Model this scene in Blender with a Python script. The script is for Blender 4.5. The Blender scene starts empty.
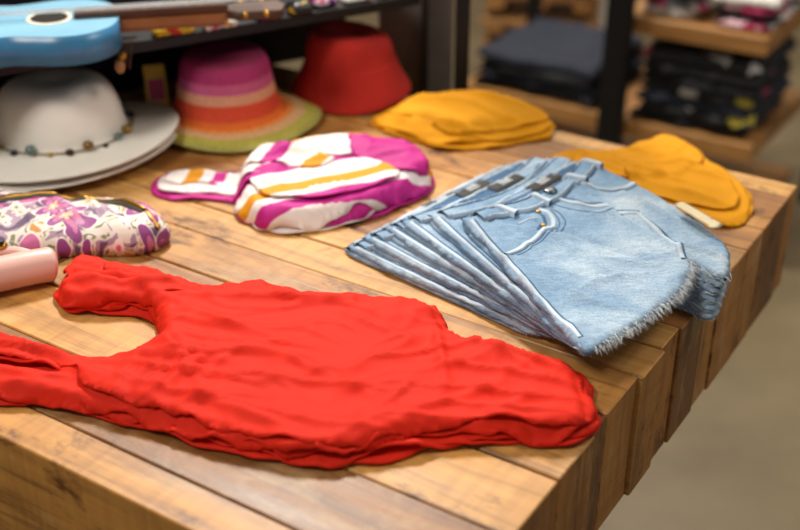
import bpy, bmesh, math, random
from mathutils import Vector, Matrix, noise
from mathutils.kdtree import KDTree
from mathutils.bvhtree import BVHTree
from mathutils.geometry import delaunay_2d_cdt
random.seed(7)
S=bpy.context.scene
TZ=0.8   # table top height

# ------------------------------------------------------------------ helpers
def lin(c):
    c=c.lstrip('#'); v=[int(c[i:i+2],16)/255 for i in (0,2,4)]
    return tuple([(x/12.92 if x<=.04045 else ((x+.055)/1.055)**2.4) for x in v]+[1.0])
class N:
    def __init__(s,name):
        s.m=bpy.data.materials.new(name); s.m.use_nodes=True; s.t=s.m.node_tree
        s.b=s.t.nodes['Principled BSDF']
    def n(s,typ,**k):
        x=s.t.nodes.new(typ)
        for a,b in k.items():
            if a in x.inputs.keys(): x.inputs[a].default_value=b
            else: setattr(x,a,b)
        return x
    def l(s,a,b): s.t.links.new(a,b)
    def coord(s,scale=(1,1,1),kind='Object'):
        tc=s.n('ShaderNodeTexCoord'); mp=s.n('ShaderNodeMapping'); mp.inputs['Scale'].default_value=scale
        s.l(tc.outputs[kind],mp.inputs[0]); return mp.outputs[0]
    def ramp(s,fac,stops,interp='LINEAR'):
        r=s.n('ShaderNodeValToRGB'); cr=r.color_ramp; cr.interpolation=interp
        while len(cr.elements)<len(stops): cr.elements.new(.5)
        for e,(p,c) in zip(cr.elements,stops): e.position=p; e.color=lin(c) if isinstance(c,str) else c
        s.l(fac,r.inputs[0]); return r.outputs[0]
    def math(s,op,a,b=None,c=None):
        x=s.n('ShaderNodeMath',operation=op)
        for i,v in enumerate((a,b,c)):
            if v is None: continue
            if isinstance(v,(int,float)): x.inputs[i].default_value=v
            else: s.l(v,x.inputs[i])
        return x.outputs[0]
    def mix(s,fac,a,b,blend='MIX'):
        x=s.n('ShaderNodeMix',data_type='RGBA',blend_type=blend)
        for i,v in ((0,fac),(6,a),(7,b)):
            if isinstance(v,str): x.inputs[i].default_value=lin(v)
            elif isinstance(v,(int,float,tuple)): x.inputs[i].default_value=v
            else: s.l(v,x.inputs[i])
        return x.outputs[2]
    def bump(s,h,strength=.2,dist=.002,prev=None):
        b=s.n('ShaderNodeBump',Strength=strength,Distance=dist); s.l(h,b.inputs['Height'])
        if prev: s.l(prev,b.inputs['Normal'])
        s.l(b.outputs[0],s.b.inputs['Normal']); return b.outputs[0]
def simple(name,c,rough=.5,metal=0,var=.12,scale=30,bump=0.0,sheen=0,spec=.5):
    m=N(name); co=m.coord()
    nz=m.n('ShaderNodeTexNoise',Scale=scale,Detail=4.0); m.l(co,nz.inputs['Vector'])
    l=lin(c); d=tuple([x*(1-var) for x in l[:3]]+[1]); u=tuple([min(1,x*(1+var)) for x in l[:3]]+[1])
    m.l(m.ramp(nz.outputs[0],[(.3,d),(.7,u)]),m.b.inputs['Base Color'])
    m.b.inputs['Roughness'].default_value=rough; m.b.inputs['Metallic'].default_value=metal
    m.b.inputs['Specular IOR Level'].default_value=spec
    if bump: m.bump(nz.outputs[0],bump,.003)
    return m.m
def fabric(name,c,rough=.7,sheen=.0,weave=1400,var=.08,spec=.3,wrinkle=.25,wave=.15):
    m=N(name); co=m.coord()
    nz=m.n('ShaderNodeTexNoise',Scale=14.0,Detail=3.0); m.l(co,nz.inputs['Vector'])
    l=lin(c); d=tuple([x*(1-var) for x in l[:3]]+[1]); u=tuple([min(1,x*(1+var)) for x in l[:3]]+[1])
    m.l(m.ramp(nz.outputs[0],[(.3,d),(.7,u)]),m.b.inputs['Base Color'])
    m.b.inputs['Roughness'].default_value=rough; m.b.inputs['Sheen Weight'].default_value=sheen
    m.b.inputs['Specular IOR Level'].default_value=spec
    n1=m.n('ShaderNodeTexNoise',Scale=32.0,Detail=3.0,Distortion=.8); m.l(co,n1.inputs['Vector'])
    p=m.bump(n1.outputs[0],wrinkle,.005)
    n2=m.n('ShaderNodeTexNoise',Scale=float(weave),Detail=1.0); m.l(co,n2.inputs['Vector'])
    m.bump(n2.outputs[0],wave,.0006,p)
    return m.m
def link(o): S.collection.objects.link(o); return o
def empty(name,loc=(0,0,0)):
    e=bpy.data.objects.new(name,None); e.location=loc; e.empty_display_size=.05; link(e); return e
def child(o,p):
    o.parent=p; o.matrix_parent_inverse=Matrix.Translation(-Vector(p.location)); return o
def mesh(name,vs,fs,mats,parent=None,smooth=False,mi=None):
    me=bpy.data.meshes.new(name); me.from_pydata([tuple(v) for v in vs],[],fs); me.update()
    for m in (mats if isinstance(mats,(list,tuple)) else [mats]): me.materials.append(m)
    if mi: me.polygons.foreach_set('material_index',mi)
    if smooth: me.polygons.foreach_set('use_smooth',[True]*len(me.polygons))
    o=link(bpy.data.objects.new(name,me))
    if parent: child(o,parent)
    return o
def box(name,a,b,mat,parent=None,M=None,bev=.002):
    bm=bmesh.new(); bmesh.ops.create_cube(bm,size=1)
    for v in bm.verts:
        v.co=Vector([(a[i]+b[i])/2+v.co[i]*abs(b[i]-a[i]) for i in range(3)])
    if bev: bmesh.ops.bevel(bm,geom=bm.edges[:],offset=bev,segments=2,affect='EDGES')
    if M: bm.transform(M)
    me=bpy.data.meshes.new(name); bm.to_mesh(me); bm.free(); me.materials.append(mat)
    o=link(bpy.data.objects.new(name,me))
    if parent: child(o,parent)
    return o
def catmull(pts,closed=True,sub=8):
    n=len(pts); out=[]; P=[Vector(p) for p in pts]
    rng=range(n) if closed else range(n-1)
    for i in rng:
        if closed: p0,p1,p2,p3=P[i-1],P[i],P[(i+1)%n],P[(i+2)%n]
        else: p0,p1,p2,p3=P[max(i-1,0)],P[i],P[i+1],P[min(i+2,n-1)]
        for k in range(sub):
            t=k/sub
            out.append(.5*((2*p1)+(-p0+p2)*t+(2*p0-5*p1+4*p2-p3)*t*t+(-p0+3*p1-3*p2+p3)*t**3))
    if not closed: out.append(P[-1].copy())
    return out
def chaikin(pts,it=2,q=.22):
    P=[Vector(p) for p in pts]
    for _ in range(it):
        Q=[]
        for i in range(len(P)):
            a,b=P[i],P[(i+1)%len(P)]; Q+=[a.lerp(b,q),a.lerp(b,1-q)]
        P=Q
    return P
def resample(P,n=None,ds=None,closed=True):
    Q=P+[P[0]] if closed else P
    L=[0]
    for i in range(1,len(Q)): L.append(L[-1]+(Q[i]-Q[i-1]).length)
    if n is None: n=max(8,int(L[-1]/ds))
    out=[]; j=0; m=n if closed else n-1
    for k in range(n):
        t=L[-1]*k/m
        while j<len(L)-2 and L[j+1]<t: j+=1
        s=(t-L[j])/max(1e-9,L[j+1]-L[j]); out.append(Q[j].lerp(Q[j+1],min(1,s)))
    return out
def segd(x,y,f):
    x1,y1,x2,y2=f[:4]; dx,dy=x2-x1,y2-y1; t=((x-x1)*dx+(y-y1)*dy)/(dx*dx+dy*dy)
    tc=min(1,max(0,t)); px,py=x-x1-tc*dx,y-y1-tc*dy
    return math.hypot(px,py),tc,(px*dy-py*dx)
def sstep(t): t=min(1,max(0,t)); return t*t*(3-2*t)
def nz3(x,y,z): return noise.noise(Vector((x,y,z)))
def crease(x,y,seed,ang,fa,fb,k=3.2):
    c,s=math.cos(ang),math.sin(ang); wx=.03*nz3(x*7,y*7,seed+9.1); wy=.03*nz3(x*7,y*7,seed+4.7)
    X,Y=x+wx,y+wy; u=X*c+Y*s; v=-X*s+Y*c
    n=nz3(u*fa,v*fb,seed*1.3); m=sstep(.5+1.6*nz3(x*6,y*6,seed+20.3))
    return (max(0,1-abs(n)*k)**1.6)*m
def fold(x,y,f):
    """one soft crease ridge: sharper on one side than the other, slightly wandering"""
    wob=.35*f[5]*nz3(x*22,y*22,f[0]*50+f[1]*31)
    ds,tc,sd=segd(x+wob*3,y-wob*3,f); w=f[5]
    if ds>w*4: return 0
    g=math.exp(-(ds/w)**1.3) if sd>0 else math.exp(-(ds/(w*.5))**1.6)
    return f[4]*g*math.sin(math.pi*min(1,max(.05,tc*.9+.05)))
def fill(outline,cell,wob,wf,seed,sharp=False,jit=.1,bs=.8):
    """outline -> triangulated sheet (verts, faces, boundary distance lookup)"""
    P=[Vector(p) for p in outline]
    P=P if sharp else catmull(P)
    P=resample(P,ds=cell*bs)
    n=len(P)
    if wob:
        Q=[]
        for i,p in enumerate(P):
            t=(P[(i+1)%n]-P[i-1]).normalized(); nn=Vector((t.y,-t.x))
            Q.append(p+nn*wob*(nz3(p.x*wf,p.y*wf,seed*3.1)+.5*nz3(p.x*wf*2.3,p.y*wf*2.3,seed*3.1)))
        P=Q
    kd=KDTree(n)
    for i,p in enumerate(P): kd.insert((p.x,p.y,0),i)
    kd.balance()
    pts=[p.copy() for p in P]
    ymax=max(p.y for p in P); y=min(p.y for p in P)+cell*.5; row=0
    rnd=random.Random(seed+11)
    while y<ymax:
        xs=[]
        for i in range(n):
            a,b=P[i],P[(i+1)%n]
            if (a.y>y)!=(b.y>y): xs.append(a.x+(y-a.y)/(b.y-a.y)*(b.x-a.x))
        xs.sort()
        for k in range(0,len(xs)-1,2):
            x=math.ceil(xs[k]/cell)*cell+(cell/2 if row%2 else 0)
            while x<xs[k+1]:
                q=Vector((x+rnd.uniform(-jit,jit)*cell,y+rnd.uniform(-jit,jit)*cell))
                if kd.find((q.x,q.y,0))[2]>cell*.55: pts.append(q)
                x+=cell
        y+=cell*.87; row+=1
    r_=delaunay_2d_cdt(pts,[(i,(i+1)%n) for i in range(n)],[],1,1e-7); V=r_[0]; F=[]
    for f in r_[2]:
        a,b,c=[V[i] for i in f[:3]]
        F.append(list(f) if (b-a).cross(c-a)>0 else list(f)[::-1])
    return V,F,kd,P
def cloth(name,outline,z0,th,mat,r=.008,cell=.006,folds=(),na=.0,ns=10,seed=0,wob=0,wf=25,parent=None,sharp=False,edgefade=.02,cr=()):
    """closed soft pad: rounded rim, wrinkled top; z0 is height above the table"""
    V2,F2,kd,_=fill(outline,cell,wob,wf,seed,sharp)
    top=[];bot=[];idx=[]
    for v in V2:
        d=kd.find((v.x,v.y,0))[2]; m=min(1,d/r); pr=math.sqrt(max(0,1-(1-m)**2)); fade=sstep(d/edgefade)
        z=z0+th*(.35+.65*pr); dd=0
        if na: dd+=na*(nz3(v.x*ns,v.y*ns,seed*1.7)+.45*nz3(v.x*ns*2.4,v.y*ns*2.4,seed*2.7)+.35)
        for f in folds: dd+=fold(v.x,v.y,f)
        for (ca,cang,fa,fb) in cr: dd+=ca*crease(v.x,v.y,seed,cang,fa,fb)
        top.append(Vector((v.x,v.y,TZ+.0006+z+dd*fade)))
        idx.append(d<cell*.02); bot.append(Vector((v.x,v.y,TZ+.0006+z0)))
    vs=top[:]; bi={}
    for i,b in enumerate(bot):
        if idx[i]: bi[i]=i
        else: bi[i]=len(vs); vs.append(b)
    fs=[]
    for f in F2: fs.append(f); fs.append([bi[i] for i in f[::-1]])
    return mesh(name,vs,fs,mat,parent,True)
class Cov:
    """signed distance to a cut piece, cached on a 6 mm lattice"""
    def __init__(s,P):
        s.P=resample(P,n=110); s.kd=KDTree(110); s.c={}
        for i,p in enumerate(s.P): s.kd.insert((p.x,p.y,0),i)
        s.kd.balance()
    def node(s,i,j):
        k=(i,j)
        if k in s.c: return s.c[k]
        x,y=i*.006,j*.006; P=s.P; ins=False
        for a in range(110):
            p,q=P[a],P[a-1]
            if (p.y>y)!=(q.y>y) and x<p.x+(y-p.y)/(q.y-p.y)*(q.x-p.x): ins=not ins
        d=s.kd.find((x,y,0))[2]; s.c[k]=d if ins else -d; return s.c[k]
    def sd(s,x,y):
        fx,fy=x/.006,y/.006; i,j=math.floor(fx),math.floor(fy); a,b=fx-i,fy-j
        return (s.node(i,j)*(1-a)+s.node(i+1,j)*a)*(1-b)+(s.node(i,j+1)*(1-a)+s.node(i+1,j+1)*a)*b
def drape(pre,pieces,parent,seed=1,wave=None,lift=.006,thick=.0022,cell=.0065,topcell=.0048,wob=.006,wf=16,soft=.030,edk=.55):
    """pieces: (outline, material, spacing, smooth) laid one over another; each sheet sags over the edges of those below"""
    covs=[]; out=[]; n=len(pieces)
    for i,(o,mat,sp,mode) in enumerate(pieces):
        base=catmull(o) if mode else chaikin(o)
        c_=topcell if i>=n-4 else cell
        V,F,kd,P=fill(base,c_,wob,wf,seed+i*2,True)
        vs=[]
        for v in V:
            x,y=v.x,v.y; d=kd.find((x,y,0))[2]
            H=sum(s_*sstep(c.sd(x,y)/soft+.38) for c,s_ in covs)
            W=wave(x,y) if wave else 0
            ed=1-sstep(d/.020)
            L=lift*ed*max(0,nz3(x*24,y*24,seed+i*4.7)+.12)
            k=(.2+.8*(i+1)/n)
            vs.append((x,y,TZ+.0016+H+W*k*(1-edk*ed)+L))
        o_=mesh(f'{pre}_{i+1}',vs,F,mat,parent,True)
        m=o_.modifiers.new('thick','SOLIDIFY'); m.thickness=thick; m.offset=0
        covs.append((Cov(P),sp)); out.append(o_)
    return out
def bvh(*objs):
    vs=[];fs=[]
    for o in objs:
        k=len(vs); vs+=[v.co.copy() for v in o.data.vertices]; fs+=[[i+k for i in p.vertices] for p in o.data.polygons]
    return BVHTree.FromPolygons(vs,fs)
def drop(B,x,y,dflt=TZ):
    h=B.ray_cast(Vector((x,y,2.0)),Vector((0,0,-1)))
    return h[0].z if h[0] else dflt
DF=[TZ+.03]
def ribbon(name,path,w,B,mat,parent,lift=.0012,smooth=True,closed=False,dflt=None):
    dflt=DF[0] if dflt is None else dflt
    P=catmull([Vector(p) for p in path],closed) if smooth else [Vector(p) for p in path]
    P=resample(P,ds=.004,closed=closed); n=len(P); vs=[];fs=[]
    for i,p in enumerate(P):
        t=(P[min(i+1,n-1)]-P[max(i-1,0)]).normalized(); nn=Vector((-t.y,t.x))
        for s,l in ((-.5,-.0005),(-.42,lift),(-.2,lift*1.2),(.2,lift*1.2),(.42,lift),(.5,-.0005)):
            q=p+nn*w*s; vs.append((q.x,q.y,drop(B,q.x,q.y,dflt)+l))
    for i in range(n-1):
        for k in range(5): fs.append([i*6+k,(i+1)*6+k,(i+1)*6+k+1,i*6+k+1])
    return mesh(name,vs,fs,mat,parent,True)
def tube(name,pts,rad,mat,parent,res=10,smooth=True):
    P=catmull([Vector(p) for p in pts],False,6) if smooth and len(pts)>2 else [Vector(p) for p in pts]
    n=len(P); R=rad if callable(rad) else (lambda t:rad); vs=[];fs=[]
    up=Vector((0,0,1))
    for i,p in enumerate(P):
        t=(P[min(i+1,n-1)]-P[max(i-1,0)]).normalized()
        u=t.cross(up); u=u.normalized() if u.length>1e-4 else Vector((1,0,0)); w=u.cross(t)
        for k in range(res):
            a=2*math.pi*k/res; vs.append(p+(u*math.cos(a)+w*math.sin(a))*R(i/(n-1)))
    for i in range(n-1):
        for k in range(res): fs.append([i*res+k,i*res+(k+1)%res,(i+1)*res+(k+1)%res,(i+1)*res+k])
    fs.append(list(range(res))[::-1]); fs.append([(n-1)*res+k for k in range(res)])
    return mesh(name,vs,fs,mat,parent,True)
def ball(name,c,r,mat,parent,sc=(1,1,1)):
    bm=bmesh.new(); bmesh.ops.create_uvsphere(bm,u_segments=14,v_segments=9,radius=r)
    for v in bm.verts: v.co=Vector((v.co.x*sc[0]+c[0],v.co.y*sc[1]+c[1],v.co.z*sc[2]+c[2]))
    me=bpy.data.meshes.new(name); bm.to_mesh(me); bm.free(); me.materials.append(mat)
    for p in me.polygons: p.use_smooth=True
    o=link(bpy.data.objects.new(name,me)); child(o,parent); return o

# ------------------------------------------------------------------ materials
def wood_mat(name,grain_axis='x',tones=None,rough=.42,worn=True):
    m=N(name)
    tc=m.n('ShaderNodeTexCoord'); at=m.n('ShaderNodeAttribute',attribute_name='tone')
    add=m.n('ShaderNodeVectorMath',operation='MULTIPLY_ADD')
    m.l(at.outputs['Color'],add.inputs[0]); add.inputs[1].default_value=(17,23,31); m.l(tc.outputs['Object'],add.inputs[2])
    def tex(sx,sy,det,dist,ro=.62):
        mp=m.n('ShaderNodeMapping'); mp.inputs['Scale'].default_value={'x':(sx,sy,sy),'z':(sy,sy,sx)}[grain_axis]
        m.l(add.outputs[0],mp.inputs[0])
        g=m.n('ShaderNodeTexNoise',Scale=1.0,Detail=det,Roughness=ro,Distortion=dist); m.l(mp.outputs[0],g.inputs['Vector']); return g.outputs[0]
    g=tex(3,55,7.0,.5); g2=tex(1.8,9,5.0,1.4); g3=tex(7,14,6.0,.3,.7); g4=tex(60,3,3.0,.2)
    sep=m.n('ShaderNodeSeparateColor'); m.l(at.outputs['Color'],sep.inputs[0])
    c=m.ramp(sep.outputs[0],tones)
    c=m.mix(1,c,m.ramp(g,[(.28,(.40,.31,.23,1)),(.48,(.93,.9,.86,1)),(.72,(1.15,1.12,1.07,1))]),'MULTIPLY')
    c=m.mix(1,c,m.ramp(g2,[(.28,(.46,.36,.28,1)),(.47,(1,1,1,1)),(.75,(1.15,1.1,1.0,1))]),'MULTIPLY')
    if worn:
        c=m.mix(1,c,m.ramp(g3,[(.33,(.26,.18,.13,1)),(.43,(1,1,1,1))]),'MULTIPLY')
        c=m.mix(m.ramp(g3,[(.54,(0,0,0,1)),(.8,(.5,.5,.5,1))]),c,'#dcc292')
        c=m.mix(1,c,m.ramp(g4,[(.35,(.84,.81,.78,1)),(.55,(1,1,1,1))]),'MULTIPLY')
    m.l(c,m.b.inputs['Base Color'])
    rr=m.n('ShaderNodeMapRange'); m.l(g2,rr.inputs[0]); rr.inputs[3].default_value=rough-.08; rr.inputs[4].default_value=rough+.18
    m.l(rr.outputs[0],m.b.inputs['Roughness'])
    p=m.bump(g,.45,.002); m.bump(g3,.3,.002,p)
    return m.m
W_TOP=wood_mat('reclaimed_wood_top','x',[(0,'#7d532b'),(.15,'#a16e38'),(.35,'#bf8c48'),(.55,'#c99b59'),(.7,'#ae783a'),(.85,'#94734a'),(1,'#c69652')])
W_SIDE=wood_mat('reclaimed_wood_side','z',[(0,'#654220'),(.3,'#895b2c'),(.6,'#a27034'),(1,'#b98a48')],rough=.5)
W_SHELF=wood_mat('rack_wood','x',[(0,'#8f6437'),(1,'#aa7d48')],worn=False)
RED=fabric('red_jersey','#d3240f',rough=.72,spec=.2,wrinkle=.12)
MUST=fabric('mustard_knit','#d49107',rough=.85,weave=700,wrinkle=.3,wave=.35)
BLK=simple('black_metal','#17181b',.45,.3,spec=.4)
GRYP=simple('grey_brown_panel','#6b6763',.55)
WHT=fabric('white_felt','#f0ece4',rough=.9,weave=500,var=.04,wrinkle=.05)

def denim():
    m=N('light_wash_denim'); co=m.coord()
    n1=m.n('ShaderNodeTexNoise',Scale=9.0,Detail=5.0,Roughness=.6,Distortion=.4); m.l(co,n1.inputs['Vector'])
    base=m.ramp(n1.outputs[0],[(.3,'#7393b3'),(.45,'#8ca8c4'),(.58,'#a6bdd2'),(.70,'#c3d2e0')])
    s=m.coord((60,420,60)); n4=m.n('ShaderNodeTexNoise',Scale=1.0,Detail=3.0); m.l(s,n4.inputs['Vector'])
    base=m.mix(1,base,m.ramp(n4.outputs[0],[(.35,(.82,.85,.9,1)),(.6,(1.05,1.04,1.02,1))]),'MULTIPLY')
    w=m.n('ShaderNodeTexWave',Scale=260.0,Distortion=2.0,Detail=1.0); w.wave_type='BANDS'; w.bands_direction='DIAGONAL'; m.l(co,w.inputs['Vector'])
    n2=m.n('ShaderNodeTexNoise',Scale=420.0,Detail=2.0); m.l(co,n2.inputs['Vector'])
    base=m.mix(1,base,m.ramp(n2.outputs[0],[(.3,(.76,.8,.86,1)),(.6,(1.08,1.07,1.05,1))]),'MULTIPLY')
    m.l(base,m.b.inputs['Base Color'])
    m.b.inputs['Roughness'].default_value=.85; m.b.inputs['Specular IOR Level'].default_value=.2
    n3=m.n('ShaderNodeTexNoise',Scale=38.0,Detail=4.0,Distortion=.6); m.l(co,n3.inputs['Vector'])
    p=m.bump(n3.outputs[0],.6,.005); m.bump(w.outputs['Fac'],.2,.0008,p)
    return m.m
DEN=denim()
DEN_D=fabric('denim_inside','#466689',rough=.9,weave=600,var=.2)
STI=fabric('denim_stitch','#dbe2e8',rough=.9,var=.1)
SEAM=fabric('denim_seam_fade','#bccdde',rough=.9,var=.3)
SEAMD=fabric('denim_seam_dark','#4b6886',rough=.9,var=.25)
LBL=simple('label_black','#101216',.6)

def print_mat(name,scale,dist,stops,rough=.7):
    m=N(name); co=m.coord()
    nz=m.n('ShaderNodeTexNoise',Scale=scale*.8,Detail=1.5); m.l(co,nz.inputs['Vector'])
    ma=m.n('ShaderNodeVectorMath',operation='MULTIPLY_ADD'); m.l(nz.outputs['Color'],ma.inputs[0]); ma.inputs[1].default_value=(dist,)*3; m.l(co,ma.inputs[2])
    v=m.n('ShaderNodeTexVoronoi',Scale=scale); m.l(ma.outputs[0],v.inputs['Vector'])
    sep=m.n('ShaderNodeSeparateColor'); m.l(v.outputs['Color'],sep.inputs[0])
    m.l(m.ramp(sep.outputs[0],stops,'CONSTANT'),m.b.inputs['Base Color'])
    m.b.inputs['Roughness'].default_value=rough
    n3=m.n('ShaderNodeTexNoise',Scale=50.0,Detail=2.0); m.l(co,n3.inputs['Vector']); m.bump(n3.outputs[0],.3,.003)
    return m.m
def swirl(name,off=0.0,ang=0.0,sc=1.9,dist=3.0):
    m=N(name); tc=m.n('ShaderNodeTexCoord'); mp=m.n('ShaderNodeMapping'); mp.inputs['Rotation'].default_value=(0,0,ang); mp.inputs['Location'].default_value=(off,off*.7,0); mp.inputs['Scale'].default_value=(1,1,.2)
    m.l(tc.outputs['Object'],mp.inputs[0])
    w=m.n('ShaderNodeTexWave',Scale=sc,Distortion=dist,Detail=0.0); w.inputs['Detail Scale'].default_value=1.5; w.wave_profile='SAW'; m.l(mp.outputs[0],w.inputs['Vector'])
    m.l(m.ramp(w.outputs['Fac'],[(0,'#eee4e2'),(.30,'#b81c86'),(.44,'#f0e8e6'),(.64,'#da920e'),(.78,'#f0e4e6'),(.88,'#c3258f')],'CONSTANT'),m.b.inputs['Base Color'])
    m.b.inputs['Roughness'].default_value=.65; m.b.inputs['Specular IOR Level'].default_value=.3
    n3=m.n('ShaderNodeTexNoise',Scale=40.0,Detail=3.0); m.l(tc.outputs['Object'],n3.inputs['Vector']); m.bump(n3.outputs[0],.3,.004)
    return m.m
PATS=[swirl('swirl_print_a',0,.5),swirl('swirl_print_b',1.75,1.2,1.9),swirl('swirl_print_c',3.1,2.6)]
MAG=fabric('magenta_jersey','#b81c82',rough=.6); WJ=fabric('white_jersey','#eee4e4',rough=.7,var=.03)
def floral():
    m=N('floral_print'); co=m.coord()
    n0=m.n('ShaderNodeTexNoise',Scale=24.0,Detail=2.5,Distortion=1.2); m.l(co,n0.inputs['Vector'])
    c=m.ramp(n0.outputs[0],[(0,'#5d4a66'),(.38,'#a58aa0'),(.45,'#e2d8d0'),(.53,'#7d8460'),(.57,'#e8dfd6'),(.64,'#d0944a'),(.70,'#b8608c')],'CONSTANT')
    for sc,cols,loc in ((9.5,('#a8327a','#cc6aa0','#dd8c36'),.02),(13.0,('#c978a4','#8e3f86','#ecd0a8'),3.35)):
        mp=m.n('ShaderNodeMapping'); mp.inputs['Location'].default_value=(loc,loc,0); mp.inputs['Scale'].default_value=(1,1,.0); m.l(co,mp.inputs[0])
        nz=m.n('ShaderNodeTexNoise',Scale=24.0,Detail=1.0); m.l(mp.outputs[0],nz.inputs['Vector'])
        ma=m.n('ShaderNodeVectorMath',operation='MULTIPLY_ADD'); m.l(nz.outputs['Color'],ma.inputs[0]); ma.inputs[1].default_value=(.035,.035,0); m.l(mp.outputs[0],ma.inputs[2])
        v=m.n('ShaderNodeTexVoronoi',Scale=sc,Randomness=.9); v.voronoi_dimensions='2D'; m.l(ma.outputs[0],v.inputs['Vector'])
        df=m.n('ShaderNodeVectorMath',operation='SUBTRACT'); m.l(ma.outputs[0],df.inputs[0]); m.l(v.outputs['Position'],df.inputs[1])
        sx=m.n('ShaderNodeSeparateXYZ'); m.l(df.outputs[0],sx.inputs[0])
        th=m.math('ARCTAN2',sx.outputs[1],sx.outputs[0])
        pet=m.math('MULTIPLY_ADD',m.math('ABSOLUTE',m.math('COSINE',m.math('MULTIPLY',th,2.5))),.34,.14)
        q=m.math('DIVIDE',v.outputs['Distance'],pet)
        inside=m.math('LESS_THAN',q,1.0)
        col=m.ramp(q,[(0,cols[2]),(.25,cols[0]),(.55,cols[1]),(.9,'#efe4da')],'CONSTANT')
        c=m.mix(inside,c,col)
    m.l(c,m.b.inputs['Base Color']); m.b.inputs['Roughness'].default_value=.6
    n3=m.n('ShaderNodeTexNoise',Scale=45.0,Detail=3.0); m.l(co,n3.inputs['Vector']); m.bump(n3.outputs[0],.4,.004)
    return m.m
FLO=floral()
DARKP=print_mat('dark_print_tee',16.0,.06,[(0,'#15161a'),(.60,'#202228'),(.74,'#c5b543'),(.79,'#15161a'),(.85,'#c8c8c8'),(.90,'#9a3a5c'),(.95,'#15161a')])
PINK=simple('pale_pink_leather','#e0b4ab',.35,var=.05)
GOLD=simple('brass','#b98a3a',.3,1)

# ------------------------------------------------------------------ red strappy tops
rnd=random.Random(5)
body=[(-.25,1.275),(-.198,1.278),(-.122,1.258),(-.048,1.244),(0.034,1.226),(.050,1.19),(.058,1.162),(.090,1.140),(.144,1.114),(.191,1.090),(.208,1.064),(.207,1.032),(.213,1.008),(.203,.982),(.172,.964),(.122,.971),(.071,.967),(.02,.960),(-.03,.942),(-.064,.933),(-.109,.938),(-.17,.953),(-.235,.981),(-.30,1.008)]
NW=[(-.369,1.038),(-.434,1.046),(-.50,1.060),(-.58,1.083),(-.58,1.20),(-.466,1.164),(-.4125,1.140),(-.345,1.108)]
NL=[(-.345,1.030),(-.434,1.046),(-.50,1.060),(-.58,1.083),(-.58,1.13),(-.48,1.108),(-.40,1.092),(-.345,1.084)]
NU=[(-.335,1.045),(-.36,1.085),(-.43,1.108),(-.58,1.150),(-.58,1.20),(-.466,1.166),(-.4125,1.142),(-.345,1.110)]
FW=[(-.341,1.236),(-.396,1.238),(-.422,1.262),(-.430,1.30),(-.424,1.340),(-.40,1.357),(-.349,1.337),(-.299,1.312)]
FL_=[(-.341,1.236),(-.396,1.236),(-.426,1.262),(-.428,1.285),(-.40,1.295),(-.35,1.292),(-.30,1.288)]
FU=[(-.32,1.258),(-.385,1.285),(-.415,1.305),(-.424,1.340),(-.40,1.358),(-.349,1.338),(-.299,1.312)]
neck=[(-.307,1.118),(-.284,1.14),(-.279,1.165),(-.286,1.195),(-.30,1.222)]
def garment(sN,sF,s=1.0,j=.008,dyy=0):
    dx,dy=rnd.uniform(-j,j),rnd.uniform(-j,j)+dyy
    bt=[(-.05+(x+.05)*s+dx,1.1+(y-1.1)*s+dy) for x,y in body]
    return bt+list(sN)+[(x+dx*.5,y+dy*.4) for x,y in neck]+[(x+dx*.3,y) for x,y in sF]
rfold=[(-.33,1.09,.02,1.03,.009,.008),(-.33,1.065,-.08,.975,.009,.007),(-.32,1.11,-.14,1.11,.007,.008),(-.29,1.17,-.20,1.03,.006,.009),
       (-.30,1.23,-.10,1.225,.008,.008),(-.29,1.25,.02,1.205,.006,.007),(-.26,1.20,-.12,1.13,.006,.009),
       (.04,1.19,.05,1.03,.007,.008),(.055,1.15,.19,1.065,.008,.006),(.02,1.10,.20,1.04,.009,.007),(.0,1.05,.20,1.015,.009,.006),(.02,1.02,.19,.990,.008,.006),(-.02,.985,.10,.985,.007,.006),
       (-.12,.985,.0,.965,.006,.006),(-.2,1.01,-.1,.965,.007,.006),(.10,1.12,.19,1.03,.006,.006),(-.08,1.20,.03,1.12,.005,.009),(-.1,1.08,.0,1.0,.005,.010),(-.22,1.15,-.05,1.06,.005,.009),(-.15,1.05,.05,1.12,.005,.009),
       (-.56,1.185,-.33,1.095,.009,.006),(-.56,1.165,-.36,1.105,.008,.005),(-.56,1.11,-.33,1.06,.009,.006),(-.54,1.09,-.36,1.045,.006,.005),
       (-.42,1.335,-.25,1.265,.011,.006),(-.42,1.31,-.24,1.245,.009,.006),(-.42,1.27,-.26,1.255,.011,.006),(-.40,1.25,-.29,1.235,.008,.005)]
def rw(x,y):
    h=sum(fold(x,y,f) for f in rfold)
    h+=.005*crease(x,y,3.0,.35,8,26)+.0042*crease(x,y,5.0,-.45,9,30)+.003*crease(x,y,8.0,1.2,10,30)
    h+=.003*max(0,nz3(x*8,y*8,2.2)+.35)
    return min(h,.016)
red=empty('red_strappy_top_stack',(0,1.1,TZ))
RP_=[(garment(NW,FW,1.0),RED,.0056,1),(garment(NW,FW,.992,dyy=-.004),RED,.0056,1),
     ([(x,y-.002) for x,y in NL]+[(-.30,1.06),(-.25,1.03),(-.28,1.005)],RED,.004,1),
     (garment(NU,FL_,.982,dyy=.004),RED,.0056,1),
     (garment(NL,FU,.955,.010),RED,.0056,1),
     ([(-.40,1.240),(-.425,1.262),(-.418,1.285),(-.36,1.272),(-.27,1.258),(-.25,1.238),(-.32,1.238)],RED,.004,1),
     ([(-.43,1.325),(-.415,1.345),(-.392,1.335),(-.375,1.285),(-.352,1.25),(-.375,1.240),(-.40,1.27)],RED,.004,1),
     (garment(NU,FL_,.962,.004,dyy=.006),RED,.005,1)]
rl=drape('red_layer',RP_,red,seed=3,wave=rw,lift=.011,thick=.0024,cell=.0062,topcell=.0042,wob=.011,wf=13,soft=.016,edk=.75)

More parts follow.
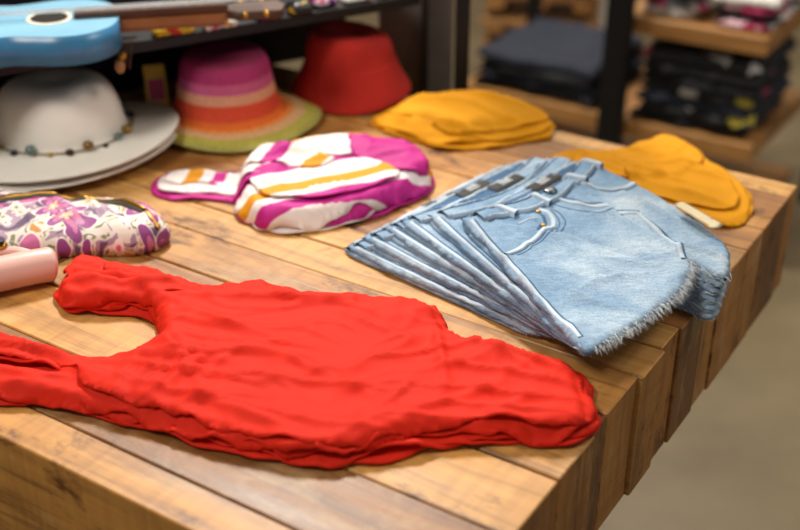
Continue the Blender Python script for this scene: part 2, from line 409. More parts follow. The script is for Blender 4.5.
# ------------------------------------------------------------------ mustard garments
yr=empty('mustard_tshirt_folded',(.4,1.6,TZ))
YR=[(.241,1.705),(.278,1.728),(.3156,1.716),(.358,1.730),(.404,1.768),(.437,1.79),(.472,1.735),(.480,1.692),(.500,1.647),(.514,1.569),(.507,1.516),(.4725,1.470),(.436,1.474),(.412,1.498),(.372,1.515),(.352,1.560),(.297,1.586),(.24,1.64)]
yf=[(.27,1.70,.45,1.56,.010,.007),(.30,1.66,.40,1.55,.008,.007),(.35,1.72,.47,1.62,.011,.007),(.38,1.57,.48,1.50,.009,.006),(.42,1.64,.50,1.58,.009,.006),(.41,1.76,.44,1.66,.009,.007),(.28,1.62,.37,1.60,.008,.007),(.40,1.72,.50,1.60,.007,.006)]
def yw(x,y): return min(.018,sum(fold(x,y,f) for f in yf)+.006*crease(x,y,11.,-.9,9,30)+.005*crease(x,y,14.,.5,9,30)+.004*max(0,nz3(x*10,y*10,7.1)+.3))
drape('tshirt_layer',[(YR,MUST,.005,1),([(x*.985+.006,y*.98+.030) for x,y in YR],MUST,.005,1),([(.27,1.62),(.26,1.69),(.33,1.71),(.40,1.750),(.44,1.765),(.48,1.70),(.46,1.64),(.40,1.60),(.33,1.59)],MUST,.005,0),
   ([(.35,1.56),(.40,1.52),(.47,1.495),(.495,1.54),(.49,1.61),(.45,1.67),(.38,1.68),(.33,1.63)],MUST,.004,0)],yr,seed=40,wave=yw,lift=.007,wob=.008,soft=.014,edk=.75)
yb=empty('mustard_sweater',(.1,1.83,TZ))
YB=[(-.047,1.85),(-.033,1.815),(.016,1.77),(.064,1.736),(.128,1.74),(.194,1.761),(.243,1.79),(.258,1.832),(.22,1.88),(.14,1.918),(.08,1.92),(-.01,1.89)]
sf=[(-.03,1.85,.10,1.76,.012,.009),(.0,1.88,.20,1.79,.012,.009),(.06,1.90,.24,1.83,.012,.009),(.02,1.80,.16,1.75,.010,.008)]
def sw(x,y):
    m=max(0,1-((x-.12)/.16)**2-((y-1.85)/.10)**2)
    return .024*m**.8+min(.018,sum(fold(x,y,f) for f in sf)+.006*crease(x,y,21.,-.6,7,22)+.005*max(0,nz3(x*9,y*9,9.1)+.3))
drape('sweater_layer',[(YB,MUST,.006,1),([((x-.1)*.96+.1,(y-1.83)*.95+1.835) for x,y in YB],MUST,.006,1),([((x-.1)*.88+.108,(y-1.83)*.86+1.843) for x,y in YB],MUST,.005,1)],yb,seed=60,wave=sw,lift=.008,wob=.008,thick=.004,soft=.018)

# ------------------------------------------------------------------ swirl print tops
pt=empty('swirl_print_top_stack',(-.1,1.55,TZ))
PB=[(-.235,1.57),(-.225,1.65),(-.17,1.71),(-.06,1.715),(.03,1.69),(.055,1.60),(.0,1.535),(-.06,1.485),(-.13,1.452),(-.19,1.455),(-.225,1.50)]
pl=[([(x+rnd.uniform(-.010,.010),y+rnd.uniform(-.007,.007)-.001*i) for x,y in PB],m_,.0062,0) for i,m_ in enumerate([MAG,WJ,PATS[0],WJ,MAG,PATS[1]])]
pl+=[([(-.37,1.60),(-.35,1.645),(-.28,1.640),(-.22,1.655),(-.175,1.65),(-.165,1.60),(-.18,1.555),(-.22,1.540),(-.28,1.55),(-.35,1.56)],MAG,.004,1),
     ([(-.365,1.605),(-.345,1.645),(-.28,1.635),(-.22,1.65),(-.16,1.65),(-.15,1.60),(-.18,1.570),(-.22,1.552),(-.28,1.565),(-.35,1.570)],WJ,.004,1),
     ([(-.22,1.62),(-.19,1.68),(-.11,1.72),(-.04,1.705),(-.06,1.665),(-.14,1.625)],MUST,.004,0),
     ([(-.20,1.625),(-.15,1.685),(-.06,1.695),(-.03,1.66),(-.10,1.625)],WJ,.004,0),
     ([(-.09,1.70),(.0,1.69),(.03,1.66),(.045,1.60),(.02,1.57),(-.03,1.585),(-.07,1.63)],MAG,.004,0),
     ([(-.225,1.55),(-.20,1.50),(-.12,1.475),(-.05,1.51),(.01,1.555),(-.02,1.60),(-.10,1.62),(-.18,1.60)],PATS[1],.004,0),
     ([(-.35,1.595),(-.33,1.635),(-.24,1.627),(-.17,1.64),(-.10,1.62),(-.12,1.585),(-.19,1.580),(-.27,1.585)],PATS[0],.004,1)]
pf=[(-.20,1.60,-.07,1.69,.012,.008),(-.16,1.58,-.02,1.66,.010,.007),(-.22,1.52,-.08,1.58,.011,.007),(-.18,1.48,-.04,1.53,.010,.007),(-.08,1.60,.03,1.65,.010,.007),(-.02,1.56,.03,1.61,.008,.006),(-.35,1.62,-.22,1.60,.009,.007),(-.34,1.59,-.20,1.585,.007,.006),(-.12,1.71,-.02,1.69,.008,.007)]
def pw(x,y): return min(.016,sum(fold(x,y,f) for f in pf)+.005*crease(x,y,31.,.7,9,28)+.004*max(0,nz3(x*12,y*12,4.4)+.3))
drape('print_layer',pl,pt,seed=80,wave=pw,lift=.006,wob=.006,wf=20,soft=.010,topcell=.005,edk=.9)

# ------------------------------------------------------------------ room
def floor_mat():
    m=N('concrete_floor'); co=m.coord()
    n=m.n('ShaderNodeTexNoise',Scale=2.5,Detail=8.0,Roughness=.6); m.l(co,n.inputs['Vector'])
    m.l(m.ramp(n.outputs[0],[(.3,'#61553f'),(.7,'#7d6f55')]),m.b.inputs['Base Color'])
    m.b.inputs['Roughness'].default_value=.45; m.bump(n.outputs[0],.1,.003); return m.m
FL=floor_mat(); WL=simple('wall_paint','#c9bda8',.9,var=.03,scale=3)
box('floor',(-4,-2,-.1),(5,6.1,0),FL,bev=0)
box('wall_back',(-4,6.0,0),(5,6.1,3.2),WL,bev=0)
box('wall_left',(-4.1,-2,0),(-4,6.1,3.2),WL,bev=0)
box('ceiling',(-4,-2,3.2),(5,6.1,3.3),WL,bev=0)
box('column',(.74,4.6,0),(.88,4.74,3.2),simple('white_paint','#dcd8d0',.7,var=.03),bev=.005)

# ------------------------------------------------------------------ table
ANG=math.atan2(-.5435,.8395)
C=Vector((.0175,.707))
def build_wood(name,boxes,mats,M,bev=.0015):
    bm=bmesh.new(); lay=bm.loops.layers.float_color.new('tone')
    for (a,b,mi) in boxes:
        t=bmesh.new(); bmesh.ops.create_cube(t,size=1)
        for v in t.verts: v.co=Vector([(a[i]+b[i])/2+v.co[i]*abs(b[i]-a[i]) for i in range(3)])
        bmesh.ops.bevel(t,geom=t.edges[:],offset=bev,segments=1,affect='EDGES'); t.normal_update()
        col=(random.random(),random.random(),random.random(),1); mp={}
        for v in t.verts: mp[v]=bm.verts.new(v.co)
        for f in t.faces:
            nf=bm.faces.new([mp[v] for v in f.verts])
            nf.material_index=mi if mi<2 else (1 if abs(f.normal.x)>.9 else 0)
            for l in nf.loops: l[lay]=col
        t.free()
    me=bpy.data.meshes.new(name); bm.to_mesh(me); bm.free()
    for m in mats: me.materials.append(m)
    o=link(bpy.data.objects.new(name,me)); o.matrix_world=M; return o
MT=Matrix.Translation((C.x,C.y,0))@Matrix.Rotation(ANG,4,'Z')
bx=[]; rt=random.Random(21)
y=0; LEN=1.95; WID=1.074
while y<WID:
    w=rt.choice([.04,.055,.07,.085,.10]); y2=min(y+w,WID)
    if WID-y2<.035: y2=WID
    x=0; first=True; g=.0011
    while x>-LEN:
        l=rt.uniform(.6,1.6); x2=max(x-l,-LEN)
        if x2+LEN<.25: x2=-LEN
        dz=rt.uniform(-.0022,0)
        edge=first or y==0 or y2==WID or x2==-LEN
        bot=TZ-.17-rt.uniform(0,.004) if edge else TZ-.035
        bx.append(((x2+.001,y+(rt.uniform(0,.002) if y==0 else g*rt.uniform(.5,1.4)),bot),(x-(.001 if not first else rt.uniform(-.003,.003)),y2-g*rt.uniform(.5,1.4),TZ+dz),2)); x=x2; first=False
    y=y2
for lx in (-.55,-LEN+.05):
    for ly in (.2,WID-.3): bx.append(((lx,ly,0),(lx+.1,ly+.1,TZ-.172),1))
build_wood('reclaimed_wood_table',bx,[W_TOP,W_SIDE],MT,bev=.0015)

# ------------------------------------------------------------------ denim shorts
sh=empty('denim_shorts_stack',(.2,1.35,TZ))
LA=[(-.074,1.395),(-.051,1.404),(-.024,1.416),(.0,1.42),(.0377,1.417),(.0817,1.385)]
LH=[(.151,1.182),(.170,1.166),(.18,1.148),(.185,1.123),(.189,1.10),(.194,1.077)]
LW=[(.10,1.60),(.135,1.625),(.165,1.635),(.195,1.635),(.23,1.62),(.264,1.587)]
F1=Vector((.409,1.32)); F2=Vector((.391,1.231)); NT=Vector((.357,1.268))
def fray(name,path,out,n,parent,ln=.009,zb=0,dz=.002):
    P=resample(catmull([Vector(p) for p in path],False),n=n,closed=False); vs=[];fs=[]
    for p in P:
        a=random.uniform(-.7,.7); d=Vector(out).normalized(); d=Vector((d.x*math.cos(a)-d.y*math.sin(a),d.x*math.sin(a)+d.y*math.cos(a)))
        l=ln*random.uniform(.3,1.3); s=Vector((-d.y,d.x))*.0006; q=p-d*.005+Vector((random.uniform(-.002,.002),random.uniform(-.002,.002)))
        z=TZ+zb+random.uniform(0,dz); k=len(vs); mid=q+d*l*.6+s*random.uniform(-3,3); e=q+d*(l+.004)+s*random.uniform(-6,6)
        for pt_,zz,w in ((q,z+.002,1),(mid,z+.001,.8),(e,max(TZ+.0008,z-.002-random.uniform(0,.002)),.3)):
            vs.append((pt_.x+s.x*w,pt_.y+s.y*w,zz)); vs.append((pt_.x-s.x*w,pt_.y-s.y*w,zz+.0003))
        fs+= [[k,k+1,k+3,k+2],[k+2,k+3,k+5,k+4]]
    mesh(name,vs,fs,STI,parent)
lay=[]
for i in range(6):
    A,H,Wp=Vector(LA[i]),Vector(LH[i]),Vector(LW[i]); z=i*.0092; DF[0]=TZ+z+.006
    sc=i/5
    nt=Vector((.33,1.26)).lerp(NT,sc); f1=Vector((.395,1.30)).lerp(F1,sc); f2=Vector((.375,1.215)).lerp(F2,sc)
    ax=(H-A); nrm=Vector((-ax.y,ax.x)).normalized()
    near=[A, A.lerp(H,.3)-nrm*.004, A.lerp(H,.65)-nrm*.002, H]
    if i==5: hem=[Vector((.218,1.081)),Vector((.27,1.128)),Vector((.329,1.194)),Vector((.352,1.245))]
    else: hem=[H.lerp(nt,.12)+Vector((.008,-.008)),H.lerp(nt,.45)+Vector((.015,-.012)),H.lerp(nt,.8)+Vector((.008,-.004))]
    far=[nt,f2,f1,f1.lerp(Wp,.45)+Vector((.012,.008)),f1.lerp(Wp,.85)+Vector((.004,.004))]
    wdir=(Wp-A); inn=Vector((wdir.y,-wdir.x)).normalized(); wd=wdir.normalized()
    poly=near+hem+far+[Wp]
    bl=poly+[Wp.lerp(A,.35)-inn*.008,Wp.lerp(A,.7)-inn*.005]
    bk=cloth(f'shorts_{i+1}_back',bl,z,.0045,DEN,r=.003,cell=.009,seed=50+i,wob=.002,parent=sh)
    fr=near+hem+far+[Wp+inn*.012,Wp.lerp(A,.3)+inn*.030,Wp.lerp(A,.6)+inn*.032,A+inn*.008+wd*.012]
    top=i==5
    f=()
    if top:
        f=[(.14,1.40,.30,1.17,.004,.02),(.22,1.5,.35,1.28,.009,.008),(.28,1.42,.36,1.30,-.005,.010),(.21,1.2,.3,1.24,.006,.008),(.2,1.35,.33,1.25,-.005,.012),
           (.16,1.34,.27,1.30,.005,.007),(.30,1.47,.37,1.36,.010,.009),(.34,1.30,.40,1.27,.009,.007),(.24,1.27,.34,1.25,.005,.006),(.17,1.22,.25,1.15,.005,.007),(.13,1.36,.22,1.33,.004,.006)]
    fo=cloth(f'shorts_{i+1}_front',fr,z+.0042,.0052,DEN,r=.004,cell=.0042 if top else .007,folds=f,na=.004 if top else .0012,ns=12,seed=60+i,wob=.004,wf=30,parent=sh,edgefade=.010,cr=[(.003,-1.1,8,28),(.0025,.3,10,26)] if top else ())
    lay.append((bk,fo)); B=bvh(bk,fo)
    mid=A.lerp(Wp,.5)+inn*.006
    ribbon(f'inner_waist_{i+1}',[A.lerp(Wp,.08)+inn*.007,mid+inn*.006,A.lerp(Wp,.92)+inn*.006],.024,B,DEN_D,sh,.0006)
    ribbon(f'back_waist_edge_{i+1}',[A.lerp(Wp,.06)+inn*.001,mid-inn*.007,A.lerp(Wp,.94)+inn*.001],.005,B,SEAM,sh,.0022)
    if i>=2:
        lo=(.42,.5,.55,.62)[i-2]; lm=A.lerp(Wp,lo)+inn*.008
        ribbon(f'label_{i+1}',[lm-wd*.032,lm+wd*.032],.029,B,LBL,sh,.0024,smooth=False)
        for q_ in (-.006,0,.007): ribbon(f'label_text_{i+1}_{q_}',[lm-wd*.012+inn*q_*.6,lm+wd*.011+inn*q_*.6],.0022,B,STI,sh,.0034,smooth=False)
    wb=[A+inn*.020+wd*.010,A.lerp(Wp,.35)+inn*.046,A.lerp(Wp,.7)+inn*.044,Wp+inn*.024-wd*.010]
    ribbon(f'waistband_{i+1}',wb,.028,B,DEN,sh,.0040)
    for s_ in (-.0125,.0130):
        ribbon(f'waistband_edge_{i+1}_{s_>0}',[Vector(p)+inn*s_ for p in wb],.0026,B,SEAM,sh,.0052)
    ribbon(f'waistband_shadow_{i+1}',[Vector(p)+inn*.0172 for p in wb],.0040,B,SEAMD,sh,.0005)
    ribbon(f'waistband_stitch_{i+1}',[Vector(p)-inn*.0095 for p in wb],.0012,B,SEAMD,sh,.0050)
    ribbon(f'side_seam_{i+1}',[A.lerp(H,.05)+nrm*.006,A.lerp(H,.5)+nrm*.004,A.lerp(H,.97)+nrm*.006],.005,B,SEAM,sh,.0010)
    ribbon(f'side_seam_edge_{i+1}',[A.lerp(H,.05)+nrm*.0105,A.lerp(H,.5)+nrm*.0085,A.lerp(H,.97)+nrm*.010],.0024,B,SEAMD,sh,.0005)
    fray(f'frayed_hem_{i+1}',[H]+hem+[nt],(.75,-.66),500 if top else 150,sh,ln=.010 if top else .007,zb=z+.002,dz=.007)
    fray(f'frayed_far_hem_{i+1}',[nt,f2,f1],(.95,-.4),170 if top else 70,sh,ln=.008,zb=z+.002,dz=.005)
    if top:
        def Q(s,t): return A+wd*s+inn*t
        dn=(H-A).normalized()
        pk=[A+wd*.085+inn*.062,A+wd*.08+inn*.084,A+wd*.062+inn*.102,A+wd*.034+inn*.110,A+dn*.117+nrm*.008]
        ribbon('pocket_edge',pk,.007,B,SEAM,sh,.0020)
        for k,off in enumerate((.0055,.011)):
            ribbon(f'pocket_seam_{k}',[Vector(p)+wd*off+inn*off for p in pk],.0017,B,SEAMD,sh,.0006)
        ribbon('pocket_bag',[Vector(p)-wd*.008-inn*.007 for p in pk[:4]],.005,B,DEN_D,sh,.0004)
        ribbon('coin_pocket',[A+wd*.03+inn*.068,A+wd*.058+inn*.080],.0026,B,SEAM,sh,.0012,smooth=False)
        ribbon('fly_seam',[Q(.13,.062),Q(.135,.10),Q(.15,.14),Q(.165,.165)],.006,B,SEAM,sh,.0016)
        ribbon('fly_edge',[Q(.137,.064),Q(.142,.10),Q(.1565,.138),Q(.1715,.163)],.0026,B,SEAMD,sh,.0005)
        ribbon('fly_stitch',[Q(.112,.062),Q(.115,.09),Q(.127,.125),Q(.155,.152)],.0016,B,SEAMD,sh,.0007)
        ribbon('crotch_seam',[Q(.165,.165),NT.lerp(Q(.165,.165),.4),NT+Vector((-.01,.0))],.006,B,SEAM,sh,.0016)
        ribbon('crotch_edge',[Q(.170,.161),NT.lerp(Q(.165,.165),.4)+Vector((.005,.002)),NT+Vector((-.005,.003))],.0026,B,SEAMD,sh,.0005)
        pk2=[Q(.185,.060),Q(.19,.088),Q(.21,.108),Q(.245,.114)]
        ribbon('far_pocket_seam',pk2,.006,B,SEAM,sh,.0018); ribbon('far_pocket_edge',[p+inn*.0055 for p in pk2],.002,B,SEAMD,sh,.0006)
        for k,s in enumerate((.045,.105,.19,.245)):
            t0=(.016,.028,.028,.016)[k]
            ribbon(f'belt_loop_{k}',[Q(s,t0),Q(s+.001,t0+.038)],.010,B,SEAM,sh,.0075,smooth=False)
        q=Q(.132,.046); ball('waist_button',(q.x,q.y,drop(B,q.x,q.y)+.005),.010,simple('pewter','#6b6f76',.3,1),sh,(1,1,.35))
        for k,(a_,b_) in enumerate(((.078,.066),(.035,.105))):
            q=A+wd*a_+inn*b_; ball(f'rivet_{k}',(q.x,q.y,drop(B,q.x,q.y)+.002),.0036,GOLD,sh,(1,1,.4))
tg=[(.360,1.392),(.366,1.402),(.376,1.402),(.412,1.336),(.400,1.322),(.392,1.326)]
cloth('paper_swing_tag',tg,.070,.0016,simple('kraft_paper','#d9ccab',.8,var=.05),r=.001,cell=.006,sharp=True,parent=sh)
DF[0]=TZ+.02

# ------------------------------------------------------------------ pouch + pink purse
pc=empty('floral_zip_pouch',(-.45,1.44,TZ))
PO=[(-.58,1.345),(-.52,1.36),(-.464,1.370),(-.385,1.378),(-.339,1.383),(-.312,1.415),(-.322,1.45),(-.35,1.485),(-.40,1.505),(-.46,1.513),(-.58,1.51)]
po=cloth('pouch_body',PO,0,.040,FLO,r=.055,cell=.005,na=.004,ns=14,seed=95,parent=pc,cr=[(.004,-.9,7,20),(.004,.4,8,22)],folds=[(-.45,1.48,-.37,1.40,.008,.009),(-.42,1.49,-.34,1.43,.006,.008),(-.55,1.47,-.47,1.39,.006,.009),(-.5,1.50,-.43,1.41,.006,.008)])
BP=bvh(po)
zp=[(-.57,1.462),(-.50,1.470),(-.44,1.467),(-.38,1.452),(-.345,1.43)]
ribbon('zip_tape',zp,.016,BP,simple('zip_tape','#3b3d3a',.8),pc,.0018)
ribbon('zip_teeth',zp,.005,BP,GOLD,pc,.0036)
tube('zip_pull',[(-.345,1.43,TZ+.043),(-.335,1.418,TZ+.040),(-.322,1.404,TZ+.031)],.003,GOLD,pc,6)
pk=empty('pink_rolled_purse',(-.48,1.3,TZ))
tube('purse_roll',[(-.60,1.245,TZ+.022),(-.53,1.280,TZ+.023),(-.475,1.308,TZ+.023),(-.455,1.318,TZ+.022),(-.447,1.323,TZ+.021),(-.442,1.326,TZ+.02)],lambda t:.0225*math.sqrt(max(.02,1-max(0,(t-.72)/.28)**2)),PINK,pk,20)
tube('purse_strap',[(-.60,1.30,TZ+.012),(-.54,1.325,TZ+.03),(-.50,1.335,TZ+.034),(-.47,1.33,TZ+.03)],.006,PINK,pk,10)
ball('clasp',(-.515,1.335,TZ+.042),.009,GOLD,pk,(1.3,1,.6)); ball('clasp_stone',(-.512,1.332,TZ+.048),.005,BLK,pk,(1.3,1,.6))

# ------------------------------------------------------------------ hats
def lathe(name,prof,c,mats,bands,parent,seg=72,mod=None,th=.0025):
    P=catmull([Vector((r,z)) for r,z in prof],False,6); n=len(P); vs=[];fs=[];mi=[]
    for i,p in enumerate(P):
        for k in range(seg):
            a=2*math.pi*k/seg; r=max(p.x,.0005); x,y,z=r*math.cos(a),r*math.sin(a),p.y
            if mod: x,y,z=mod(x,y,z,r,a)
            vs.append((c[0]+x,c[1]+y,TZ+c[2]+z))
    for i in range(n-1):
        for k in range(seg):
            fs.append([i*seg+k,(i+1)*seg+k,(i+1)*seg+(k+1)%seg,i*seg+(k+1)%seg])
            mi.append(bands(i/(n-1)) if bands else 0)
    o=mesh(name,vs,fs,mats,parent,True,mi)
    s=o.modifiers.new('thick','SOLIDIFY'); s.thickness=th; s.offset=0
    return o
wh=empty('white_studded_sun_hat',(-.53,1.75,TZ)); WC=(-.540,1.748)
def wmod(x,y,z,r,a):
    if r>.1: z+=.009*((r-.1)/.07)**2*(.3+math.cos(2*a+.6)+.35*math.sin(3*a))
    if r<.09: z-=.010*math.exp(-((x*.9)**2/.0012+(y/.05)**2))
    return x*1.02,y,z
cr=[(.0,.104),(.03,.105),(.057,.101),(.077,.089),(.089,.067),(.096,.040),(.1,.022),(.109,.015),(.13,.014),(.155,.013),(.182,.010)]
lathe('hat_body',cr,(*WC,.016),[WHT],None,wh,mod=wmod)
lathe('under_hat_brim',[(.10,.012),(.13,.010),(.16,.008),(.184,.006)],(WC[0]-.003,WC[1]+.002,.006),[WHT],None,wh,mod=lambda x,y,z,r,a:(x,y,z+.005*((r-.1)/.07)**2*(.4+math.cos(2*a+.9))))
for k in range(24):
    a=2*math.pi*k/24+.1; m_=simple(f'stud_{k}',['#8a6a3a','#2c2f33','#6f8a86','#b08d4a','#4a3526'][k%5],.3,.8)
    ball(f'stud_{k}',(WC[0]+.109*1.02*math.cos(a),WC[1]+.109*math.sin(a),TZ+.038+.005*math.sin(k*2.3)),.0046+.002*(k%3),m_,wh,(1,1,.8))
tube('stud_cord',[(WC[0]+.108*1.02*math.cos(2*math.pi*k/40),WC[1]+.108*math.sin(2*math.pi*k/40),TZ+.036) for k in range(41)],.0015,simple('cord','#8a7a62',.8),wh,6)
st=empty('striped_straw_sun_hat',(-.29,1.86,TZ))
cols=['#8f2450','#a82a68','#c05585','#d99a7c','#d9492a','#e06a1c','#e58a42','#d8aa78','#b5ae4a','#a5a052']
def straw(i,c):
    m=N(f'straw_{i}'); co=m.coord((1,1,3)); w=m.n('ShaderNodeTexNoise',Scale=170.0,Detail=2.0); m.l(co,w.inputs['Vector'])
    l=lin(c); m.l(m.ramp(w.outputs[0],[(.35,tuple([x*.8 for x in l[:3]]+[1])),(.6,l)]),m.b.inputs['Base Color']); m.b.inputs['Roughness'].default_value=.75
    m.bump(w.outputs[0],.4,.0015); return m.m
SM=[straw(i,c) for i,c in enumerate(cols)]
sp=[(.0,.122),(.035,.122),(.060,.116),(.071,.10),(.076,.075),(.081,.05),(.086,.03),(.092,.018),(.107,.014),(.127,.010),(.148,.003)]
def sb(t): 
    e=[.24,.36,.42,.50,.62,.74,.80,.87,.94,1.1]
    for i,x in enumerate(e):
        if t<x: return i
    return 9
def smod(x,y,z,r,a):
    if r>.09: z+=.004*((r-.09)/.06)*math.cos(3*a+1)
    if r<.05: z-=.004*math.exp(-(r/.03)**2)
    return x-(.010 if r<.09 else .010*max(0,(.14-r)/.05)),y,z
lathe('hat_body',sp,(-.280,1.864,.006),SM,sb,st,mod=smod)
rh=empty('red_bucket_hat',(-.085,1.98,TZ))
RH=fabric('red_felt','#b32a22',rough=.9,weave=300,var=.15,wrinkle=.5)
lathe('hat_body',[(.0,.112),(.035,.113),(.062,.108),(.071,.094),(.075,.078),(.079,.06),(.086,.042),(.094,.026),(.102,.012),(.106,.002)],(-.087,1.990,.006),[RH],None,rh,mod=lambda x,y,z,r,a:(x,y,z+(.005*math.cos(2*a)*(r/.1)**2 if r>.07 else 0)-.012*math.exp(-(x/.035)**2-(y/.03)**2)-.012*(x/.1)*(r<.078)))
ht=empty('hat_swing_tag',(-.42,1.87,TZ))
MTg=Matrix.Translation((-.415,1.90,TZ+.055))@Matrix.Rotation(.3,4,'Z')@Matrix.Rotation(-.35,4,'X')
box('tag_card',(-.018,-.001,-.04),(.018,.001,.03),simple('tag_yellow','#d8b02a',.5),ht,MTg,.0005)
box('tag_print',(-.013,-.002,-.03),(.013,-.0011,.005),simple('tag_pink','#c22a6a',.5),ht,MTg,0)

# ------------------------------------------------------------------ black shelf fixture over the hats
fx=empty('black_display_shelf',(-.3,1.9,TZ))
U=Vector((.8647,.5028)); NN=Vector((-.5028,.8647)); SO=Vector((-.580,1.633))
MS=Matrix(((U.x,NN.x,0,SO.x),(U.y,NN.y,0,SO.y),(0,0,1,TZ),(0,0,0,1)))
box('shelf_board',(-.3,0,.167),(.71,.42,.178),BLK,fx,MS,.0015)
box('shelf_lip',(-.3,-.002,.163),(.71,.003,.180),BLK,fx,MS,.001)
box('dark_backing_panel',(-.3,.275,0),(.71,.285,.167),BLK,fx,MS,.001)  # added black sheet, makes the space behind the hats dark
box('upper_back_panel',(-.3,.41,.178),(.71,.42,.7),BLK,fx,MS,.001)
cb=empty('metal_display_cabinet',(.05,2.1,0))
box('post',(.097,2.0,0),(.122,2.025,1.9),BLK,cb)
box('side_sheet',(-.04,2.16,0),(.10,2.175,1.9),GRYP,cb)
box('side_sheet_edge',(.040,2.10,0),(.052,2.16,1.9),BLK,cb)

uk=empty('blue_ukulele',(-.53,1.75,TZ+.2))
UB=simple('uke_blue','#86b9d6',.25,var=.04); UD=simple('uke_blue_side','#3d7fae',.3); FRT=simple('fretboard','#4a2f22',.5); 
MU=Matrix.Translation((-.522,1.712,TZ+.1805))@Matrix.Rotation(math.radians(13),4,'Z')@Matrix.Diagonal((.80,.80,1,1))
half=[(-.32,0),(-.31,.07),(-.26,.125),(-.19,.14),(-.12,.115),(-.075,.098),(-.03,.105),(.02,.118),(.07,.11),(.11,.075),(.125,.03),(.127,0)]
ol=half+[(x,-y) for x,y in half[-2:0:-1]]
O=resample(catmull([Vector(p) for p in ol]),n=120)
def ext(name,O,z1,z2,mats,M,parent):
    bm=bmesh.new(); vb=[bm.verts.new((p.x,p.y,z1)) for p in O]; vt=[bm.verts.new((p.x,p.y,z2)) for p in O]; n=len(O)
    f=bm.faces.new(vt); f.material_index=0; g=bm.faces.new(vb[::-1]); g.material_index=1
    for i in range(n):
        h=bm.faces.new([vb[i],vb[(i+1)%n],vt[(i+1)%n],vt[i]]); h.material_index=1; h.smooth=True
    bmesh.ops.recalc_face_normals(bm,faces=bm.faces); bm.transform(M); me=bpy.data.meshes.new(name); bm.to_mesh(me); bm.free()
    for m in mats: me.materials.append(m)
    o=link(bpy.data.objects.new(name,me)); child(o,parent); return o
ext('uke_body',O,0,.044,[UB,UD],MU,uk)
def disc(r,n=40,cx=0): return [Vector((cx+r*math.cos(2*math.pi*k/n),r*math.sin(2*math.pi*k/n))) for k in range(n)]
ext('rosette',disc(.042),.0442,.0448,[simple('rosette','#e9e2d0',.4)]*2,MU,uk)
ext('sound_hole',disc(.034),.045,.0454,[simple('hole','#1a1210',.9)]*2,MU,uk)
box('bridge',(-.15,-.045,.044),(-.13,.045,.052),FRT,uk,MU)
box('fretboard',(.045,-.02,.044),(.33,.02,.052),FRT,uk,MU)
box('neck',(.12,-.018,.018),(.33,.018,.044),simple('neck_wood','#8a5a35',.4),uk,MU,.006)
hd=[Vector(p) for p in [(.33,-.018),(.35,-.03),(.43,-.034),(.44,0),(.43,.034),(.35,.03),(.33,.018)]]
ext('headstock',hd,.028,.042,[FRT,FRT],MU,uk)
for k in range(10): box(f'fret_{k}',(.07+k*.026,-.019,.052),(.0715+k*.026,.019,.0532),GOLD,uk,MU,0)
for k in range(4):
    yy=-.012+.008*k
    a=MU@Vector((-.14,yy,.055)); b=MU@Vector((.40,yy,.055)); tube(f'string_{k}',[a,b],.0008,STI,uk,5,False)
    for s in (-1,1):
        if k<2: q=MU@Vector((.36+.04*k,.04*s,.038)); ball(f'peg_{k}_{s}',q,.005,GOLD,uk)

gd=empty('novelty_goods_on_shelf',(-.3,1.85,TZ+.178))
def pack(i,cx,cy,w,h,ang,col,th=.012,z=.179):
    o=[]
    for x,y in ((-w,-h),(w,-h),(w,h),(-w,h)):
        o.append((cx+x*math.cos(ang)-y*math.sin(ang),cy+x*math.sin(ang)+y*math.cos(ang)))
    P=[]
    for k in range(4):
        a,b=Vector(o[k]),Vector(o[(k+1)%4]); P+= [a.lerp(b,t) for t in (0,.25,.5,.75)]
    m=print_mat(f'pack_{i}',60.0,.01,col,rough=.3)
    cloth(f'pack_{i}',P,z,th,m,r=.02,cell=.006,na=.002,seed=100+i,sharp=True,parent=gd,wob=.001)
Y=[(0,'#e6c21e'),(.6,'#c9301f'),(.75,'#f1dc5a')]; PK=[(0,'#d02a86'),(.5,'#6a2a7a'),(.75,'#efd5e0')]; BK=[(0,'#1b1a1e'),(.6,'#cfae1d'),(.8,'#1b1a1e')]; WT=[(0,'#e8e6e0'),(.7,'#d8a21f'),(.85,'#c7378a')]
pack(1,-.352,1.778,.034,.014,.45,Y,.014); pack(2,-.285,1.812,.028,.014,.55,WT,.014); pack(3,-.215,1.860,.020,.020,.5,PK,.020); pack(4,-.165,1.890,.020,.020,.5,BK,.020)
pack(5,-.13,1.935,.020,.020,.5,PK,.018); pack(6,-.075,1.955,.026,.014,.5,WT); pack(7,-.015,1.990,.03,.012,.5,Y)
for k in range(4):
    tube(f'charm_cord_{k}',[(-.42+.006*k,1.742,TZ+.185),(-.423+.006*k,1.722,TZ+.187),(-.425+.005*k,1.707,TZ+.165-.006*k)],.0015,FRT,gd,6)
ball('charm_bead',(-.424,1.706,TZ+.152),.008,simple('charm','#a9794a',.5),gd,(1,1,1.4)); ball('charm_head',(-.418,1.706,TZ+.168),.006,GOLD,gd)

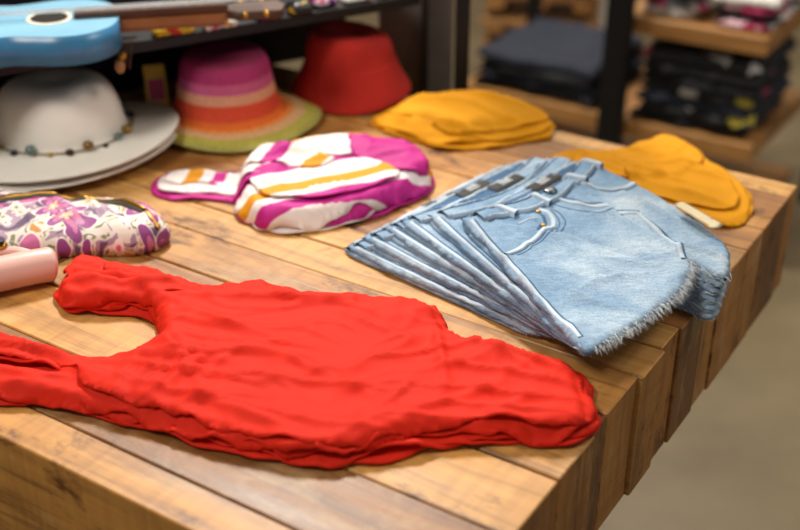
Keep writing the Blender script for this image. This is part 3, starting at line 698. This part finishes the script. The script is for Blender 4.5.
# ------------------------------------------------------------------ background rack with folded clothes
RC=Vector((.905,2.80)); MR=Matrix.Translation((RC.x,RC.y,0))@Matrix.Rotation(ANG,4,'Z')
rb=[]
for z in (.35,.637):
    x0=-.87 if z<.5 else -.40
    for k in range(4):
        rb.append(((x0,.12*k,z-.045),(0,.12*k+.119,z),0))
rb.append(((-.87,0,.08),(0,.48,.11),0))
rack=build_wood('rack_shelves',rb,[W_SHELF],MR); rk=empty('clothing_rack',(RC.x,RC.y,0)); 
rack.parent=rk; rack.matrix_parent_inverse=Matrix.Translation(-rk.location)
for k,(x,yy) in enumerate(((-.42,-.03),(-.42,.49),(-.91,.49),(.03,.49))):
    box(f'rack_post_{k}',(x,yy,0),(x+(.07 if k==0 else .04),yy+.03,1.9),BLK,rk,MR)
def pile(name,x0,x1,y0,y1,z,n,h,mats,seed):
    e=empty(name,(RC.x,RC.y,z)); r=random.Random(seed)
    for i in range(n):
        j=lambda: r.uniform(-.012,.012)
        o=[(x0+j(),y0+abs(j())),(x0*.5+x1*.5,y0+abs(j())),(x1+j(),y0+abs(j())),(x1+j(),(y0+y1)/2),(x1+j(),y1),(x0*.5+x1*.5,y1+j()),(x0+j(),y1),(x0+j(),(y0+y1)/2)]
        P=[]
        for k in range(8):
            a=MR@Vector((*o[k],0)); b=MR@Vector((*o[(k+1)%8],0)); P+=[a.xy.lerp(b.xy,t) for t in (0,.33,.66)]
        cloth(f'folded_tee_{i+1}',P,z-TZ+i*h,h*1.02,mats[i%len(mats)],r=.018,cell=.018,na=.012 if i==n-1 else .002,ns=12,seed=seed+i,sharp=True,parent=e,wob=.016,wf=12)
BF=fabric('black_cotton','#1b1c20',rough=.8); NV=fabric('navy_cotton','#262b38',rough=.8); GF=fabric('white_cotton','#d8d3cf',rough=.8)
RP=print_mat('multicolour_tee',22.0,.05,[(0,'#e0dad4'),(.4,'#c23a6a'),(.55,'#2a2c38'),(.7,'#e0b8c4'),(.9,'#8a8f98')])
pile('folded_print_tshirts',-.33,-.02,.01,.36,.351,7,.028,[BF,DARKP,NV,DARKP,BF,DARKP,DARKP],200)
pile('folded_black_tshirts',-.84,-.46,.01,.40,.351,4,.026,[BF,NV,BF,NV],230)
pile('folded_white_tshirts',-.35,-.19,.03,.36,.638,4,.022,[GF,RP,DARKP,RP],250)
pile('folded_charcoal_tshirts',-.155,-.01,.03,.36,.638,4,.020,[RP,BF,RP,GF],260)
pb=[]; 
for k in range(9):
    for j in range(4): pb.append(((.0,.1*j,.03+k*.09),(.40,.1*j+.07,.05+k*.09),0))
    for j in range(3): pb.append(((.02+.15*j,0,k*.09),(.08+.15*j,.37,.03+k*.09),0))
build_wood('slatted_pallet_stack',pb,[W_SHELF],Matrix.Translation((.28,4.0,0))@Matrix.Rotation(-.2,4,'Z'))

# ------------------------------------------------------------------ lights, world, camera
w=bpy.data.worlds.new('world'); S.world=w; w.use_nodes=True
w.node_tree.nodes['Background'].inputs[0].default_value=(1,.95,.89,1); w.node_tree.nodes['Background'].inputs[1].default_value=.25
def area(n,loc,size,e,col=(1,.93,.83),tgt=None):
    l=bpy.data.lights.new(n,'AREA'); l.size=size; l.energy=e; l.color=col; o=link(bpy.data.objects.new(n,l)); o.location=loc
    if tgt: o.rotation_euler=(Vector(tgt)-Vector(loc)).to_track_quat('-Z','Y').to_euler()
area('ceiling_light_table',(-.4,3.0,2.9),.4,92,tgt=(.0,1.3,.8))
area('fill_light_left',(-1.3,.4,3.0),.6,34,tgt=(-.2,1.5,.8))  # added fill from front left, lifts the hats and table front
area('ceiling_light_back',(.8,4.4,3.1),1.2,50,tgt=(.8,4.4,0))
area('rack_fill_light',(1.8,1.6,3.1),1.0,36,tgt=(1.0,2.6,.3))  # added fill aimed at the background rack to brighten its shelves
cd=bpy.data.cameras.new('camera'); cam=link(bpy.data.objects.new('camera',cd)); S.camera=cam
cam.location=(0,0,1.55); cam.rotation_euler=(math.radians(90-28.9),0,0); cd.sensor_width=36; cd.lens=53
cd.dof.use_dof=True; cd.dof.focus_distance=1.38; cd.dof.aperture_fstop=2.4
S.view_settings.view_transform='Standard'
